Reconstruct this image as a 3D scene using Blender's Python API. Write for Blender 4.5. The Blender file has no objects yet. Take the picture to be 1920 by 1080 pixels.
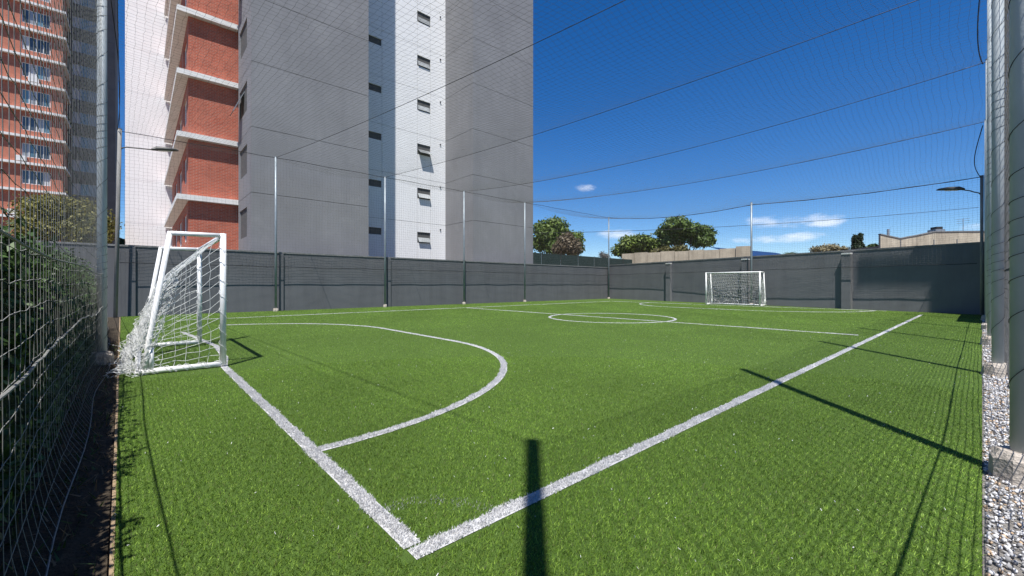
import bpy, math, random
import numpy as np
from mathutils import Vector, Matrix
random.seed(7); rng = np.random.default_rng(7)
R = math.radians
S = bpy.context.scene
COL = S.collection
# ------------------------------------------------------------------ camera
F, CX, HZ, CAMH = 786.0, 960.0, 534.0, 1.2
YAW = math.atan2(881.0, F)
FW = np.array([-math.sin(YAW), math.cos(YAW)]); RT = np.array([math.cos(YAW), math.sin(YAW)])
cd = bpy.data.cameras.new('camera'); cam = bpy.data.objects.new('camera', cd); COL.objects.link(cam)
cd.sensor_width = 36; cd.lens = F / 1920 * 36; cd.clip_start = 0.02; cd.clip_end = 3000
cd.shift_y = -6 / 1920
cam.location = (0, 0, CAMH); cam.rotation_euler = (R(90), 0, YAW)
S.camera = cam
# ------------------------------------------------------------------ light
SUNV = Vector((0.324, -0.314, 1.0)).normalized()
w = bpy.data.worlds.new('World'); S.world = w; w.use_nodes = True
nt = w.node_tree; N = nt.nodes; L = nt.links
bg = N['Background']; bg.inputs['Strength'].default_value = 0.089
sky = N.new('ShaderNodeTexSky'); sky.sky_type = 'NISHITA'; sky.sun_disc = False
sky.sun_elevation = math.asin(SUNV.z); sky.sun_rotation = math.atan2(SUNV.x, SUNV.y)
sky.altitude = 1500; sky.air_density = 1.0; sky.dust_density = 0.15; sky.ozone_density = 3.0
hs = N.new('ShaderNodeHueSaturation'); hs.inputs['Saturation'].default_value = 1.36; hs.inputs['Hue'].default_value = 0.508; hs.inputs['Value'].default_value = 1.06
L.new(sky.outputs[0], hs.inputs['Color'])
# thin fair-weather clouds low over the horizon, all the way round
tc = N.new('ShaderNodeTexCoord'); mp = N.new('ShaderNodeMapping'); mp.inputs['Scale'].default_value = (1, 1, 2.6)
L.new(tc.outputs['Generated'], mp.inputs['Vector'])
n1 = N.new('ShaderNodeTexNoise'); n1.inputs['Scale'].default_value = 9.0; n1.inputs['Detail'].default_value = 9; n1.inputs['Roughness'].default_value = 0.62
L.new(mp.outputs[0], n1.inputs['Vector'])
sx = N.new('ShaderNodeSeparateXYZ'); L.new(tc.outputs['Generated'], sx.inputs[0])
band = N.new('ShaderNodeMapRange'); band.inputs['From Min'].default_value = 0.02; band.inputs['From Max'].default_value = 0.30
band.inputs['To Min'].default_value = 0.11; band.inputs['To Max'].default_value = -0.12; L.new(sx.outputs['Z'], band.inputs['Value'])
ad = N.new('ShaderNodeMath'); ad.operation = 'ADD'; L.new(n1.outputs['Fac'], ad.inputs[0]); L.new(band.outputs[0], ad.inputs[1])
acc = ad.outputs[0]
def pixdir(px, py):
    v = Vector((FW[0] + (px - CX) / F * RT[0], FW[1] + (px - CX) / F * RT[1], (HZ - py) / F)); return v.normalized()
for (px, py, rx, rz, amt) in ((1098, 351, .042, .014, .40), (1490, 412, .085, .017, .36), (1470, 447, .085, .012, .33), (1165, 438, .05, .011, .22), (1185, 268, .022, .008, .14), (1560, 420, .03, .008, .2), (1800, 428, .06, .008, .2)):
    c = pixdir(px, py)
    t = Vector((-c.y, c.x, 0)).normalized()
    sub = N.new('ShaderNodeVectorMath'); sub.operation = 'SUBTRACT'; sub.inputs[1].default_value = c; L.new(tc.outputs['Generated'], sub.inputs[0])
    d1 = N.new('ShaderNodeVectorMath'); d1.operation = 'DOT_PRODUCT'; d1.inputs[1].default_value = t / rx; L.new(sub.outputs[0], d1.inputs[0])
    d2 = N.new('ShaderNodeVectorMath'); d2.operation = 'DOT_PRODUCT'; d2.inputs[1].default_value = Vector((0, 0, 1 / rz)); L.new(sub.outputs[0], d2.inputs[0])
    d3 = N.new('ShaderNodeVectorMath'); d3.operation = 'DOT_PRODUCT'; d3.inputs[1].default_value = c; L.new(tc.outputs['Generated'], d3.inputs[0])
    m1 = N.new('ShaderNodeMath'); m1.operation = 'MULTIPLY'; L.new(d1.outputs['Value'], m1.inputs[0]); L.new(d1.outputs['Value'], m1.inputs[1])
    m2 = N.new('ShaderNodeMath'); m2.operation = 'MULTIPLY_ADD'; L.new(d2.outputs['Value'], m2.inputs[0]); L.new(d2.outputs['Value'], m2.inputs[1]); L.new(m1.outputs[0], m2.inputs[2])
    mr = N.new('ShaderNodeMapRange'); mr.inputs['From Min'].default_value = 0; mr.inputs['From Max'].default_value = 1.6
    mr.inputs['To Min'].default_value = amt; mr.inputs['To Max'].default_value = 0; L.new(m2.outputs[0], mr.inputs['Value'])
    st = N.new('ShaderNodeMath'); st.operation = 'GREATER_THAN'; st.inputs[1].default_value = 0; L.new(d3.outputs['Value'], st.inputs[0])
    mm = N.new('ShaderNodeMath'); mm.operation = 'MULTIPLY_ADD'; L.new(mr.outputs[0], mm.inputs[0]); L.new(st.outputs[0], mm.inputs[1]); L.new(acc, mm.inputs[2]); acc = mm.outputs[0]
cr = N.new('ShaderNodeMapRange'); cr.interpolation_type = 'SMOOTHSTEP'; cr.inputs['From Min'].default_value = 0.66; cr.inputs['From Max'].default_value = 0.96
cr.inputs['To Max'].default_value = 0.64; L.new(acc, cr.inputs['Value'])
mx = N.new('ShaderNodeMix'); mx.data_type = 'RGBA'; mx.inputs['B'].default_value = (9.2, 9.4, 9.8, 1)
L.new(cr.outputs[0], mx.inputs['Factor']); L.new(hs.outputs[0], mx.inputs['A']); L.new(mx.outputs['Result'], bg.inputs['Color'])
sd = bpy.data.lights.new('sun', 'SUN'); sd.energy = 5.0; sd.angle = R(0.53); sd.color = (1.0, 0.965, 0.915)
sun = bpy.data.objects.new('sun', sd); COL.objects.link(sun); sun.location = (10, -10, 40)
sun.rotation_euler = SUNV.to_track_quat('Z', 'Y').to_euler()
S.view_settings.view_transform = 'Standard'; S.view_settings.look = 'None'; S.view_settings.gamma = 1
S.view_settings.exposure = 0.56
S.render.engine = 'CYCLES'

# ------------------------------------------------------------------ helpers
def at(px, depth):                       # plan position of a pixel column at a depth
    l = (px - CX) / F * depth
    return FW * depth + RT * l
def ground(px, py):
    return at(px, CAMH * F / (py - HZ))
def onX(px, X):                          # the point of plane x = X in pixel column px -> (depth, Y)
    k = (px - CX) / F
    d = X / (FW[0] + k * RT[0]); return d, d * (FW[1] + k * RT[1])

class MB:
    def __init__(s): s.v = []; s.f = []
    def quad(s, a, b, c, d):
        n = len(s.v); s.v += [a, b, c, d]; s.f.append((n, n+1, n+2, n+3)); return s
    def hexa(s, p):                      # 8 points: bottom ring 0-3, top ring 4-7
        n = len(s.v); s.v += [tuple(q) for q in p]
        for f in ((3,2,1,0), (4,5,6,7), (0,1,5,4), (1,2,6,5), (2,3,7,6), (3,0,4,7)): s.f.append(tuple(n+i for i in f))
        return s
    def box(s, x0, x1, y0, y1, z0, z1):
        return s.hexa([(x0,y0,z0),(x1,y0,z0),(x1,y1,z0),(x0,y1,z0),(x0,y0,z1),(x1,y0,z1),(x1,y1,z1),(x0,y1,z1)])
    def obox(s, a, b, y0, y1, z0, z1):   # along plan segment a-b, offsets y0..y1 to its left
        a = np.array(a, float); b = np.array(b, float); t = (b-a)/np.linalg.norm(b-a); n = np.array((-t[1], t[0]))
        q = [a+n*y0, b+n*y0, b+n*y1, a+n*y1]
        return s.hexa([(p[0],p[1],z0) for p in q] + [(p[0],p[1],z1) for p in q])
    def prism(s, pts, z0, z1):
        n = len(s.v); k = len(pts)
        s.v += [(p[0],p[1],z0) for p in pts] + [(p[0],p[1],z1) for p in pts]
        s.f.append(tuple(n+i for i in reversed(range(k)))); s.f.append(tuple(n+k+i for i in range(k)))
        for i in range(k): j = (i+1) % k; s.f.append((n+i, n+j, n+k+j, n+k+i))
        return s
    def tube(s, pts, r, n=10, caps=True):
        pts = [Vector(p) for p in pts]; rr = r if isinstance(r, (list, tuple)) else [r]*len(pts)
        base = len(s.v); ref = None
        for i, p in enumerate(pts):
            t = (pts[min(i+1, len(pts)-1)] - pts[max(i-1, 0)]).normalized()
            if ref is None: ref = Vector((0,0,1)) if abs(t.z) < .9 else Vector((1,0,0))
            u = (ref - t*ref.dot(t)).normalized(); v = t.cross(u); ref = u
            for k in range(n):
                a = 2*math.pi*k/n; s.v.append(tuple(p + (u*math.cos(a) + v*math.sin(a))*rr[i]))
        for i in range(len(pts)-1):
            for k in range(n):
                j = (k+1) % n; a = base+i*n; s.f.append((a+k, a+j, a+n+j, a+n+k))
        if caps:
            s.f.append(tuple(base+k for k in reversed(range(n)))); m = base+(len(pts)-1)*n; s.f.append(tuple(m+k for k in range(n)))
        return s
    def build(s, name, m, parent=None, smooth=False, bevel=0):
        me = bpy.data.meshes.new(name); me.from_pydata(s.v, [], s.f); me.update()
        return link(name, me, m, parent, smooth, bevel)
def link(name, me, m, parent=None, smooth=False, bevel=0):
    me.materials.append(m)
    o = bpy.data.objects.new(name, me); COL.objects.link(o)
    if smooth: me.polygons.foreach_set('use_smooth', [True]*len(me.polygons))
    if bevel:
        b = o.modifiers.new('bevel', 'BEVEL'); b.width = bevel; b.segments = 2; b.limit_method = 'ANGLE'
    if parent is not None:
        o.parent = parent; q = parent; M = Matrix.Identity(4)
        while q is not None: M = Matrix.Translation(q.location) @ M if q.get('_e') else M; q = q.parent
        o.matrix_parent_inverse = M.inverted() if parent.get('_e') else Matrix.Identity(4)
    return o
def tag(o, label=None, cat=None, group=None, kind=None):
    if label: o['label'] = label
    if cat: o['category'] = cat
    if group: o['group'] = group
    if kind: o['kind'] = kind
    return o
def thing(name, loc, label, cat, group=None):
    o = bpy.data.objects.new(name, None); COL.objects.link(o); o.location = loc; o.empty_display_size = .2
    o['_e'] = 1
    return tag(o, label, cat, group)
def np_mesh(name, v, f, m, parent=None, col=None, smooth=False):
    """v (n,3) float, f (k,3|4) int"""
    me = bpy.data.meshes.new(name); k = f.shape[1]
    me.vertices.add(len(v)); me.vertices.foreach_set('co', np.ascontiguousarray(v, np.float32).ravel())
    me.loops.add(f.size); me.loops.foreach_set('vertex_index', np.ascontiguousarray(f, np.int32).ravel())
    me.polygons.add(len(f)); me.polygons.foreach_set('loop_start', np.arange(0, f.size, k, dtype=np.int32))
    if smooth: me.polygons.foreach_set('use_smooth', np.ones(len(f), bool))
    me.update(calc_edges=True)
    if col is not None:
        a = me.color_attributes.new('Col', 'FLOAT_COLOR', 'POINT'); a.data.foreach_set('color', np.ascontiguousarray(col, np.float32).ravel())
    return link(name, me, m, parent)
def seg_tubes(P0, P1, r):
    """three-sided prisms along many segments"""
    P0 = np.asarray(P0, float); P1 = np.asarray(P1, float); d = P1-P0; ln = np.linalg.norm(d, axis=1, keepdims=True); keep = ln[:,0] > 1e-6
    P0, P1, d, ln = P0[keep], P1[keep], d[keep], ln[keep]; d /= ln
    ref = np.where(np.abs(d[:,2:3]) < .8, np.array([[0,0,1.]]), np.array([[.8,.6,0]]))
    u = np.cross(d, ref); u /= np.linalg.norm(u, axis=1, keepdims=True); w_ = np.cross(d, u)
    rr = np.broadcast_to(np.asarray(r, float).reshape(-1,1), (len(d),1)) if np.ndim(r) else r
    vs = []
    for P in (P0, P1):
        for k in range(3):
            a = 2*math.pi*k/3; vs.append(P + (u*math.cos(a) + w_*math.sin(a))*rr)
    n = len(P0); v = np.stack(vs, 1).reshape(-1,3); b = np.arange(n)[:,None]*6
    f = np.concatenate([b+np.array([[0,1,4,3]]), b+np.array([[1,2,5,4]]), b+np.array([[2,0,3,5]])])
    return v, f
def grid_segs(G):                        # (nu,nv,3) nodes -> segments both ways
    a = np.concatenate([G[:-1].reshape(-1,3), G[:,:-1].reshape(-1,3)]); b = np.concatenate([G[1:].reshape(-1,3), G[:,1:].reshape(-1,3)])
    return a, b
def poly_segs(lines):
    a = np.concatenate([np.asarray(l)[:-1] for l in lines]); b = np.concatenate([np.asarray(l)[1:] for l in lines]); return a, b
def strands(name, A, B, r, m, parent=None):
    v, f = seg_tubes(A, B, r); return np_mesh(name, v, f, m, parent)

# ------------------------------------------------------------------ materials
def mat(name, col, rough=.7, var=.12, scale=4.0, bump=0.0, bscale=60.0, spec=.3, metal=0.0, col2=None, detail=5, stretch=None, attr=None, transl=0.0):
    m = bpy.data.materials.new(name); m.use_nodes = True; t = m.node_tree; n = t.nodes; l = t.links
    b = n['Principled BSDF']; b.inputs['Roughness'].default_value = rough; b.inputs['Specular IOR Level'].default_value = spec; b.inputs['Metallic'].default_value = metal
    tcd = n.new('ShaderNodeTexCoord'); mpp = n.new('ShaderNodeMapping'); l.new(tcd.outputs['Object'], mpp.inputs['Vector'])
    if stretch: mpp.inputs['Scale'].default_value = stretch
    ns = n.new('ShaderNodeTexNoise'); ns.inputs['Scale'].default_value = scale; ns.inputs['Detail'].default_value = detail; ns.inputs['Roughness'].default_value = .6
    l.new(mpp.outputs[0], ns.inputs['Vector'])
    ra = n.new('ShaderNodeValToRGB'); e = ra.color_ramp.elements; e[0].position = .3; e[1].position = .7
    c2 = col2 or tuple(min(1, c*(1+var)) for c in col); c1 = col if col2 else tuple(c*(1-var) for c in col)
    e[0].color = (*c1, 1); e[1].color = (*c2, 1); l.new(ns.outputs['Fac'], ra.inputs['Fac']); out = ra.outputs['Color']
    if attr:
        at_ = n.new('ShaderNodeVertexColor'); at_.layer_name = attr
        mu = n.new('ShaderNodeMix'); mu.data_type = 'RGBA'; mu.blend_type = 'MULTIPLY'; mu.inputs['Factor'].default_value = 1
        l.new(out, mu.inputs['A']); l.new(at_.outputs['Color'], mu.inputs['B']); out = mu.outputs['Result']
    l.new(out, b.inputs['Base Color'])
    if bump:
        nb = n.new('ShaderNodeTexNoise'); nb.inputs['Scale'].default_value = bscale; nb.inputs['Detail'].default_value = 4
        l.new(tcd.outputs['Object'], nb.inputs['Vector'])
        bp = n.new('ShaderNodeBump'); bp.inputs['Strength'].default_value = bump; bp.inputs['Distance'].default_value = .02
        l.new(nb.outputs['Fac'], bp.inputs['Height']); l.new(bp.outputs[0], b.inputs['Normal'])
    if transl:
        tr = n.new('ShaderNodeBsdfTranslucent'); l.new(out, tr.inputs['Color']); ms = n.new('ShaderNodeMixShader'); ms.inputs[0].default_value = transl
        l.new(b.outputs[0], ms.inputs[1]); l.new(tr.outputs[0], ms.inputs[2]); l.new(ms.outputs[0], n['Material Output'].inputs['Surface'])
    return m
def stained(m, dark, amount=.5, stretch=(1.2, 1.2, .12), lo=.45, hi=.75):
    """streaks running down a wall: own shape, multiplied over the base colour"""
    t = m.node_tree; n = t.nodes; l = t.links; b = n['Principled BSDF']; src = b.inputs['Base Color'].links[0].from_socket
    tcd = n.new('ShaderNodeTexCoord'); mpp = n.new('ShaderNodeMapping'); mpp.inputs['Scale'].default_value = stretch; l.new(tcd.outputs['Object'], mpp.inputs['Vector'])
    ns = n.new('ShaderNodeTexNoise'); ns.inputs['Scale'].default_value = 1.6; ns.inputs['Detail'].default_value = 8; ns.inputs['Roughness'].default_value = .65; l.new(mpp.outputs[0], ns.inputs['Vector'])
    mr = n.new('ShaderNodeMapRange'); mr.inputs['From Min'].default_value = lo; mr.inputs['From Max'].default_value = hi; mr.inputs['To Max'].default_value = amount; l.new(ns.outputs['Fac'], mr.inputs['Value'])
    mi = n.new('ShaderNodeMix'); mi.data_type = 'RGBA'; l.new(mr.outputs[0], mi.inputs['Factor']); l.new(src, mi.inputs['A']); mi.inputs['B'].default_value = (*dark, 1); l.new(mi.outputs['Result'], b.inputs['Base Color'])
    return m
def brick_mat(name, c1, c2, mortar, bw=.23, bh=.077, axis='x'):
    m = bpy.data.materials.new(name); m.use_nodes = True; t = m.node_tree; n = t.nodes; l = t.links; b = n['Principled BSDF']; b.inputs['Roughness'].default_value = .85
    tcd = n.new('ShaderNodeTexCoord'); sp = n.new('ShaderNodeSeparateXYZ'); cb = n.new('ShaderNodeCombineXYZ'); l.new(tcd.outputs['Object'], sp.inputs[0])
    ad_ = n.new('ShaderNodeMath'); ad_.operation = 'ADD'; l.new(sp.outputs['X'], ad_.inputs[0]); l.new(sp.outputs['Y'], ad_.inputs[1])
    l.new(ad_.outputs[0], cb.inputs['X']); l.new(sp.outputs['Z'], cb.inputs['Y'])
    br = n.new('ShaderNodeTexBrick'); br.inputs['Scale'].default_value = 1; br.inputs['Brick Width'].default_value = bw; br.inputs['Row Height'].default_value = bh
    br.inputs['Mortar Size'].default_value = .008; br.inputs['Bias'].default_value = 0
    br.inputs['Color1'].default_value = (*c1, 1); br.inputs['Color2'].default_value = (*c2, 1); br.inputs['Mortar'].default_value = (*mortar, 1)
    l.new(cb.outputs[0], br.inputs['Vector'])
    ns = n.new('ShaderNodeTexNoise'); ns.inputs['Scale'].default_value = 1.3; ns.inputs['Detail'].default_value = 6; l.new(tcd.outputs['Object'], ns.inputs['Vector'])
    mr = n.new('ShaderNodeMapRange'); mr.inputs['To Min'].default_value = .72; mr.inputs['To Max'].default_value = 1.25; l.new(ns.outputs['Fac'], mr.inputs['Value'])
    mu = n.new('ShaderNodeVectorMath'); mu.operation = 'SCALE'; l.new(br.outputs['Color'], mu.inputs[0]); l.new(mr.outputs[0], mu.inputs['Scale']); l.new(mu.outputs[0], b.inputs['Base Color'])
    bp = n.new('ShaderNodeBump'); bp.inputs['Strength'].default_value = .5; bp.inputs['Distance'].default_value = .01; bp.invert = True; l.new(br.outputs['Fac'], bp.inputs['Height']); l.new(bp.outputs[0], b.inputs['Normal'])
    return m
def glass_mat(name, col, rough=.06):
    m = mat(name, col, rough, .35, .9, spec=.9, stretch=(1, 1, .4)); return m

M = {}
M['turf_base'] = mat('turf_backing', (.068, .122, .018), .95, .45, 160, .6, 220, detail=3)
M['blade'] = mat('turf_blade', (.95, .95, .95), .50, .16, .8, spec=.28, attr='Col', transl=.32, detail=8)
M['white_blade'] = mat('line_blade', (.95, .95, .95), .6, .06, 5, spec=.2, attr='Col', transl=.15)
M['line_base'] = mat('line_backing', (.56, .56, .56), .9, .15, 90, .5, 200)
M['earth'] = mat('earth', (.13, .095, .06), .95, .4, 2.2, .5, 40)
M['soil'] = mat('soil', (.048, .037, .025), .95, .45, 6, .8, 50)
M['wall_dark'] = stained(stained(mat('charcoal_wall_paint', (.130, .133, .142), .8, .07, 1.2, .08, 28, spec=.2), (.095, .095, .103), .7), (.19, .185, .18), .5, (2.5, 2.5, 2.0), .66, .74)
M['wall_far'] = stained(stained(mat('charcoal_paint_brightened', (.165, .168, .176), .8, .07, 1.2, .08, 28, spec=.2), (.125, .125, .133), .6), (.23, .225, .22), .5, (2.5, 2.5, 2.0), .66, .74)  # charcoal paint lightened to offset grazing sun and bring out the cast shadow
M['wall_cap'] = mat('wall_coping', (.2, .2, .2), .85, .25, 5, .3)
M['seam'] = mat('wall_rope', (.015, .015, .017), .8)
M['fac_grey'] = stained(stained(mat('grey_facade', (.24, .24, .25), .85, .10, .45, .10, 30, spec=.2, detail=9), (.20, .20, .21), .5, (1.1, 1.1, .07), .48, .72), (.285, .285, .29), .5, (.5, .5, .5), .58, .7)
M['fac_white'] = stained(mat('white_facade', (.83, .835, .84), .8, .02, 1, .05, 30, spec=.2), (.72, .72, .72), .35, (.7, .7, .08))
M['slab'] = stained(mat('white_slab', (.78, .77, .74), .8, .05, 2, .1), (.5, .48, .44), .4)
M['joint'] = mat('joint_core', (.10, .10, .10), .9)
M['brick'] = brick_mat('red_brick', (.50, .110, .058), (.38, .075, .040), (.46, .26, .19))
M['brick_far'] = brick_mat('far_red_brick', (.50, .15, .085), (.42, .115, .065), (.48, .26, .19))
M['far_grey'] = stained(mat('far_grey_facade', (.19, .175, .16), .85, .12, 1, .1), (.13, .12, .11), .5)
M['frame_white'] = mat('white_window_frame', (.75, .75, .74), .5, .05)
M['frame_dark'] = mat('dark_window_frame', (.04, .038, .036), .45, .15)
M['frame_alu'] = mat('aluminium_window_frame', (.35, .36, .37), .4, .1, metal=.5)
M['glass'] = glass_mat('window_glass', (.055, .07, .085)); M['glass_lt'] = glass_mat('window_glass_with_blind', (.33, .35, .36), .12)
M['glass_blue'] = glass_mat('blue_window_glass', (.12, .22, .27), .08); M['curtain'] = mat('curtain', (.55, .56, .58), .9, .2, 3, stretch=(6, 6, .3))
M['glass_brown'] = glass_mat('window_glass_curtained', (.22, .14, .10), .1)
M['galv'] = stained(mat('galvanised_steel', (.41, .455, .47), .5, .14, 7, .06, 60, spec=.4, metal=.0, stretch=(1, 1, .25)), (.27, .28, .28), .5)
M['galv_thin'] = mat('galvanised_tube', (.25, .29, .315), .45, .12, 4, metal=.3)
M['pole_grey'] = stained(mat('weathered_pole', (.24, .235, .22), .8, .25, 5, .4, 30, stretch=(1, 1, .2)), (.12, .115, .11), .6)
M['concrete'] = stained(mat('footing_concrete', (.46, .41, .35), .95, .22, 12, .7, 45), (.30, .22, .15), .6, (3, 3, 2))
M['rope'] = mat('net_twine', (.15, .15, .145), .85, .2, 30); M['rope_pale'] = mat('pale_net_twine', (.22, .22, .205), .85, .25, 30); M['rope_dark'] = mat('black_cord', (.018, .018, .02), .7)
M['cable'] = mat('steel_cable', (.05, .05, .052), .5, .1, metal=.4)
M['goal'] = stained(mat('white_goal_paint', (.80, .80, .79), .45, .05, 6, .05, 40, spec=.4), (.42, .40, .37), .55, (3, 3, 3), .55, .75)
M['goal_net'] = mat('white_goal_net', (.80, .81, .80), .8, .1, 20, transl=.1)
M['lamp'] = mat('lamp_housing', (.085, .085, .08), .5, .15, metal=.3); M['lamp_glass'] = mat('lamp_lens', (.55, .57, .55), .2, .1)
M['leaf'] = mat('leaf', (1, 1, 1), .55, .10, 3, spec=.35, attr='Col', transl=.25)
M['hedge_leaf'] = mat('hedge_leaf', (1, 1, 1), .5, .10, 3, spec=.35, attr='Col', transl=.07)
M['hedge_core'] = mat('hedge_heart_shade', (.012, .022, .007), .9, .6, 18, 1.0, 25)  # near-black green, puts the shade inside the hedge into the colour
M['bark'] = mat('bark', (.10, .075, .055), .95, .35, 6, .8, 20)
M['beige'] = stained(mat('beige_plaster', (.50, .44, .34), .9, .14, 1.5, .2, 8), (.26, .22, .17), .75, (1.0, 1.0, .14), .42, .7)
M['brownwall'] = stained(mat('brown_block_wall', (.24, .20, .175), .95, .2, 3, .4, 20), (.14, .12, .11), .5)
M['blue_roof'] = mat('blue_sheet_roof', (.012, .045, .14), .5, .15, 1.5, metal=.2)
M['green_screen'] = mat('green_shade_cloth', (.020, .038, .034), .9, .2, 3)
M['stone'] = mat('pebble', (.95, .95, .95), .85, .12, 40, attr='Col')
M['gravel'] = mat('gravel_bed', (.22, .205, .185), .95, .5, 60, 1.0, 90)
M['kerb'] = stained(mat('kerb', (.30, .22, .14), .95, .2, 10, .5), (.25, .18, .1), .6, (2, 2, 2))
M['grass_far'] = mat('far_grass', (.07, .09, .03), .95, .4, .5)
M['lint'] = mat('white_lint', (.75, .76, .72), .8, .1)

# ------------------------------------------------------------------ plan of the place
XW = -21.6                                   # inner face of the left boundary wall
def yfar(x): return 25.15 - 0.245*x          # inner face of the skewed far wall
def yedge(x): return -0.03 + 0.021*x         # left edge of the turf (x is negative)
CORN = (XW, yfar(XW))

# ------------------------------------------------------------------ ground
g = 1500
tag(MB().quad((-g,-g,-.03), (g,-g,-.03), (g,g,-.03), (-g,g,-.03)).build('ground', M['earth']), kind='structure')
turf_poly = [(0, yedge(0)), (0, yfar(0)), (XW, yfar(XW)), (XW, yedge(XW))]
turf = tag(MB().prism(turf_poly, -.028, 0).build('artificial_turf', M['turf_base']), kind='structure')
tag(MB().box(.002, .95, -2.0, 25.0, -.028, -.006).build('gravel_bed', M['gravel']), kind='structure')
kb = MB()
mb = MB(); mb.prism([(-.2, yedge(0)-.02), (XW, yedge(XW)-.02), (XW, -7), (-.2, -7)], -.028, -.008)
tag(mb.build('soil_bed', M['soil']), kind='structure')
mb = MB(); mb.prism([(-.6, yedge(0)-.005), (XW+.2, yedge(XW)-.005), (XW+.2, yedge(XW)-.03), (-.6, yedge(0)-.02)], -.02, .004)
tag(mb.build('soil_edging', M['kerb']), kind='structure')

# ---- markings: centre-line primitives (each becomes one inlaid white turf line)
TX, TXL, GY0, GY1, HY, MX = -1.68, -17.95, 0.94, 25.55, 12.75, -9.05
def arc(cx, cy, r, a0, a1, n=40, ry=None): return [(cx + r*math.cos(a), cy + (ry or r)*math.sin(a)) for a in np.linspace(R(a0), R(a1), n)]
LINES = [
 ('touchline', 'right-hand white touchline running from the near corner to the far wall', [(TX, GY0-.035), (TX+.08, 23.2)]),
 ('touchline', 'left-hand white touchline in front of the charcoal wall', [(TXL, GY0), (TXL, GY1)]),
 ('goal_line', 'near white goal line from the front corner through the nearer goal', [(TX-.06, GY0), (-7.4, GY0), (-8.3, GY0+.13), (-10.0, GY0+.2), (-13.4, GY0-.1)]),
 ('goal_line', 'far white goal line along the foot of the far wall', [(-17.9, GY1+.1), (-2.9, GY1-.1)]),
 ('halfway_line', 'white halfway line across the middle of the turf', [(-17.9, HY), (-1.95, HY)]),
 ('centre_circle', 'white centre circle ring on the halfway line', arc(MX, HY+.15, 2.22, 0, 360, 72)),
 ('penalty_area_line', 'near curved white penalty area line in front of the nearer goal', arc(MX+1.55, GY0, 4.3, 0, 90, 24, 4.08) + arc(MX-1.75, GY0, 4.3, 90, 168, 24, 4.08)),
 ('penalty_area_line', 'far curved white penalty area line in front of the far goal', arc(MX-1.5, GY1, 4.25, 180, 270, 24) + arc(MX+1.5, GY1, 4.25, 270, 360, 24)),
]
def poly_dist(P, pts):
    d = np.full(len(P), 9.0)
    for a, b in zip(pts[:-1], pts[1:]):
        a = np.array(a); b = np.array(b); ab = b-a; L2 = ab@ab
        if L2 < 1e-9: continue
        lo = np.minimum(a, b)-.3; hi = np.maximum(a, b)+.3
        m = np.nonzero((P[:,0] > lo[0]) & (P[:,0] < hi[0]) & (P[:,1] > lo[1]) & (P[:,1] < hi[1]))[0]
        if not len(m): continue
        q = P[m]-a; t = np.clip(q@ab/L2, 0, 1); dd = np.linalg.norm(q - t[:,None]*ab, axis=1); d[m] = np.minimum(d[m], dd)
    return d
def wob(P, s=1.0):                        # ragged edge of the inlay
    x, y = P[:,0], P[:,1]
    return s*(.006*np.sin(x*7.1+y*5.3) + .005*np.sin(x*17.3-y*13.9+1) + .004*np.sin(x*41+y*37))
def blades(P, h, wdt, lean, cols, z0=0.0):
    n = len(P); a = rng.uniform(0, 2*np.pi, n); la = rng.uniform(0, 2*np.pi, n); lm = np.abs(rng.normal(lean, .35, n))
    dx = np.cos(a)*wdt*.5; dy = np.sin(a)*wdt*.5
    tip = np.stack([P[:,0] + np.cos(la)*h*np.sin(lm) + .25*h, P[:,1] + np.sin(la)*h*np.sin(lm), z0 + h*np.abs(np.cos(lm))*1.0 + .006], 1)
    v = np.stack([np.stack([P[:,0]-dx, P[:,1]-dy, np.full(n, z0)], 1), np.stack([P[:,0]+dx, P[:,1]+dy, np.full(n, z0)], 1), tip], 1).reshape(-1,3)
    f = np.arange(3*n).reshape(-1,3); c = np.repeat(np.concatenate([cols, np.ones((n,1))], 1), 3, axis=0)
    return v, f, c
def inturf(P): return (P[:,0] < -.0) & (P[:,0] > XW) & (P[:,1] > yedge(P[:,0])) & (P[:,1] < yfar(P[:,0]))
# sampled about the near corner; density falls off with distance
NB = 1_250_000
dd = rng.uniform(.45, 31, NB); th = YAW + np.pi/2 + rng.uniform(-1.02, 1.02, NB)
dd = np.where(rng.random(NB) < .25, rng.uniform(.45, 7, NB), dd)
P = np.stack([np.cos(th)*dd, np.sin(th)*dd], 1); keep = inturf(P)
P = P[keep]; dd = dd[keep]
ld = np.full(len(P), 9.0)
for nm, lb, pts in LINES: ld = np.minimum(ld, poly_dist(P, pts))
k = ld > .057 + wob(P); P = P[k]; dd = dd[k]
n = len(P)
hue = rng.random(n)[:,None]
c0 = np.array([[.128, .252, .030]]); c1 = np.array([[.370, .545, .090]])
cols = c0*(1-hue) + c1*hue
dry = rng.random(n) < .05; cols[dry] = np.array([.26, .27, .12])*rng.uniform(.6, 1.2, (dry.sum(), 1))
patch = .93 + .10*np.sin(P[:,0]*2.3+2*np.sin(P[:,1]*1.1))*np.sin(P[:,1]*2.9+1.5*np.sin(P[:,0]*1.7)) + .10*np.sin(P[:,0]*.9 + 1.3*np.sin(P[:,1]*.7)) + .07*np.sin(P[:,1]*1.9 + P[:,0]*1.1)
lane = np.where((np.floor((P[:,0]+.4)/2.0) % 2) == 0, 1.03, .97)
cols *= (patch*lane*rng.uniform(.5, 1.45, n))[:,None]
sz = np.clip(dd/9, 1, 2.0)
v, f, c = blades(P, rng.uniform(.009, .019, n)*np.clip(dd/6, 1, 1.4), .0040*sz, .85, cols)
ob = np_mesh('turf_blades', v, f, M['blade'], turf, c); ob['kind'] = 'stuff'
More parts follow.
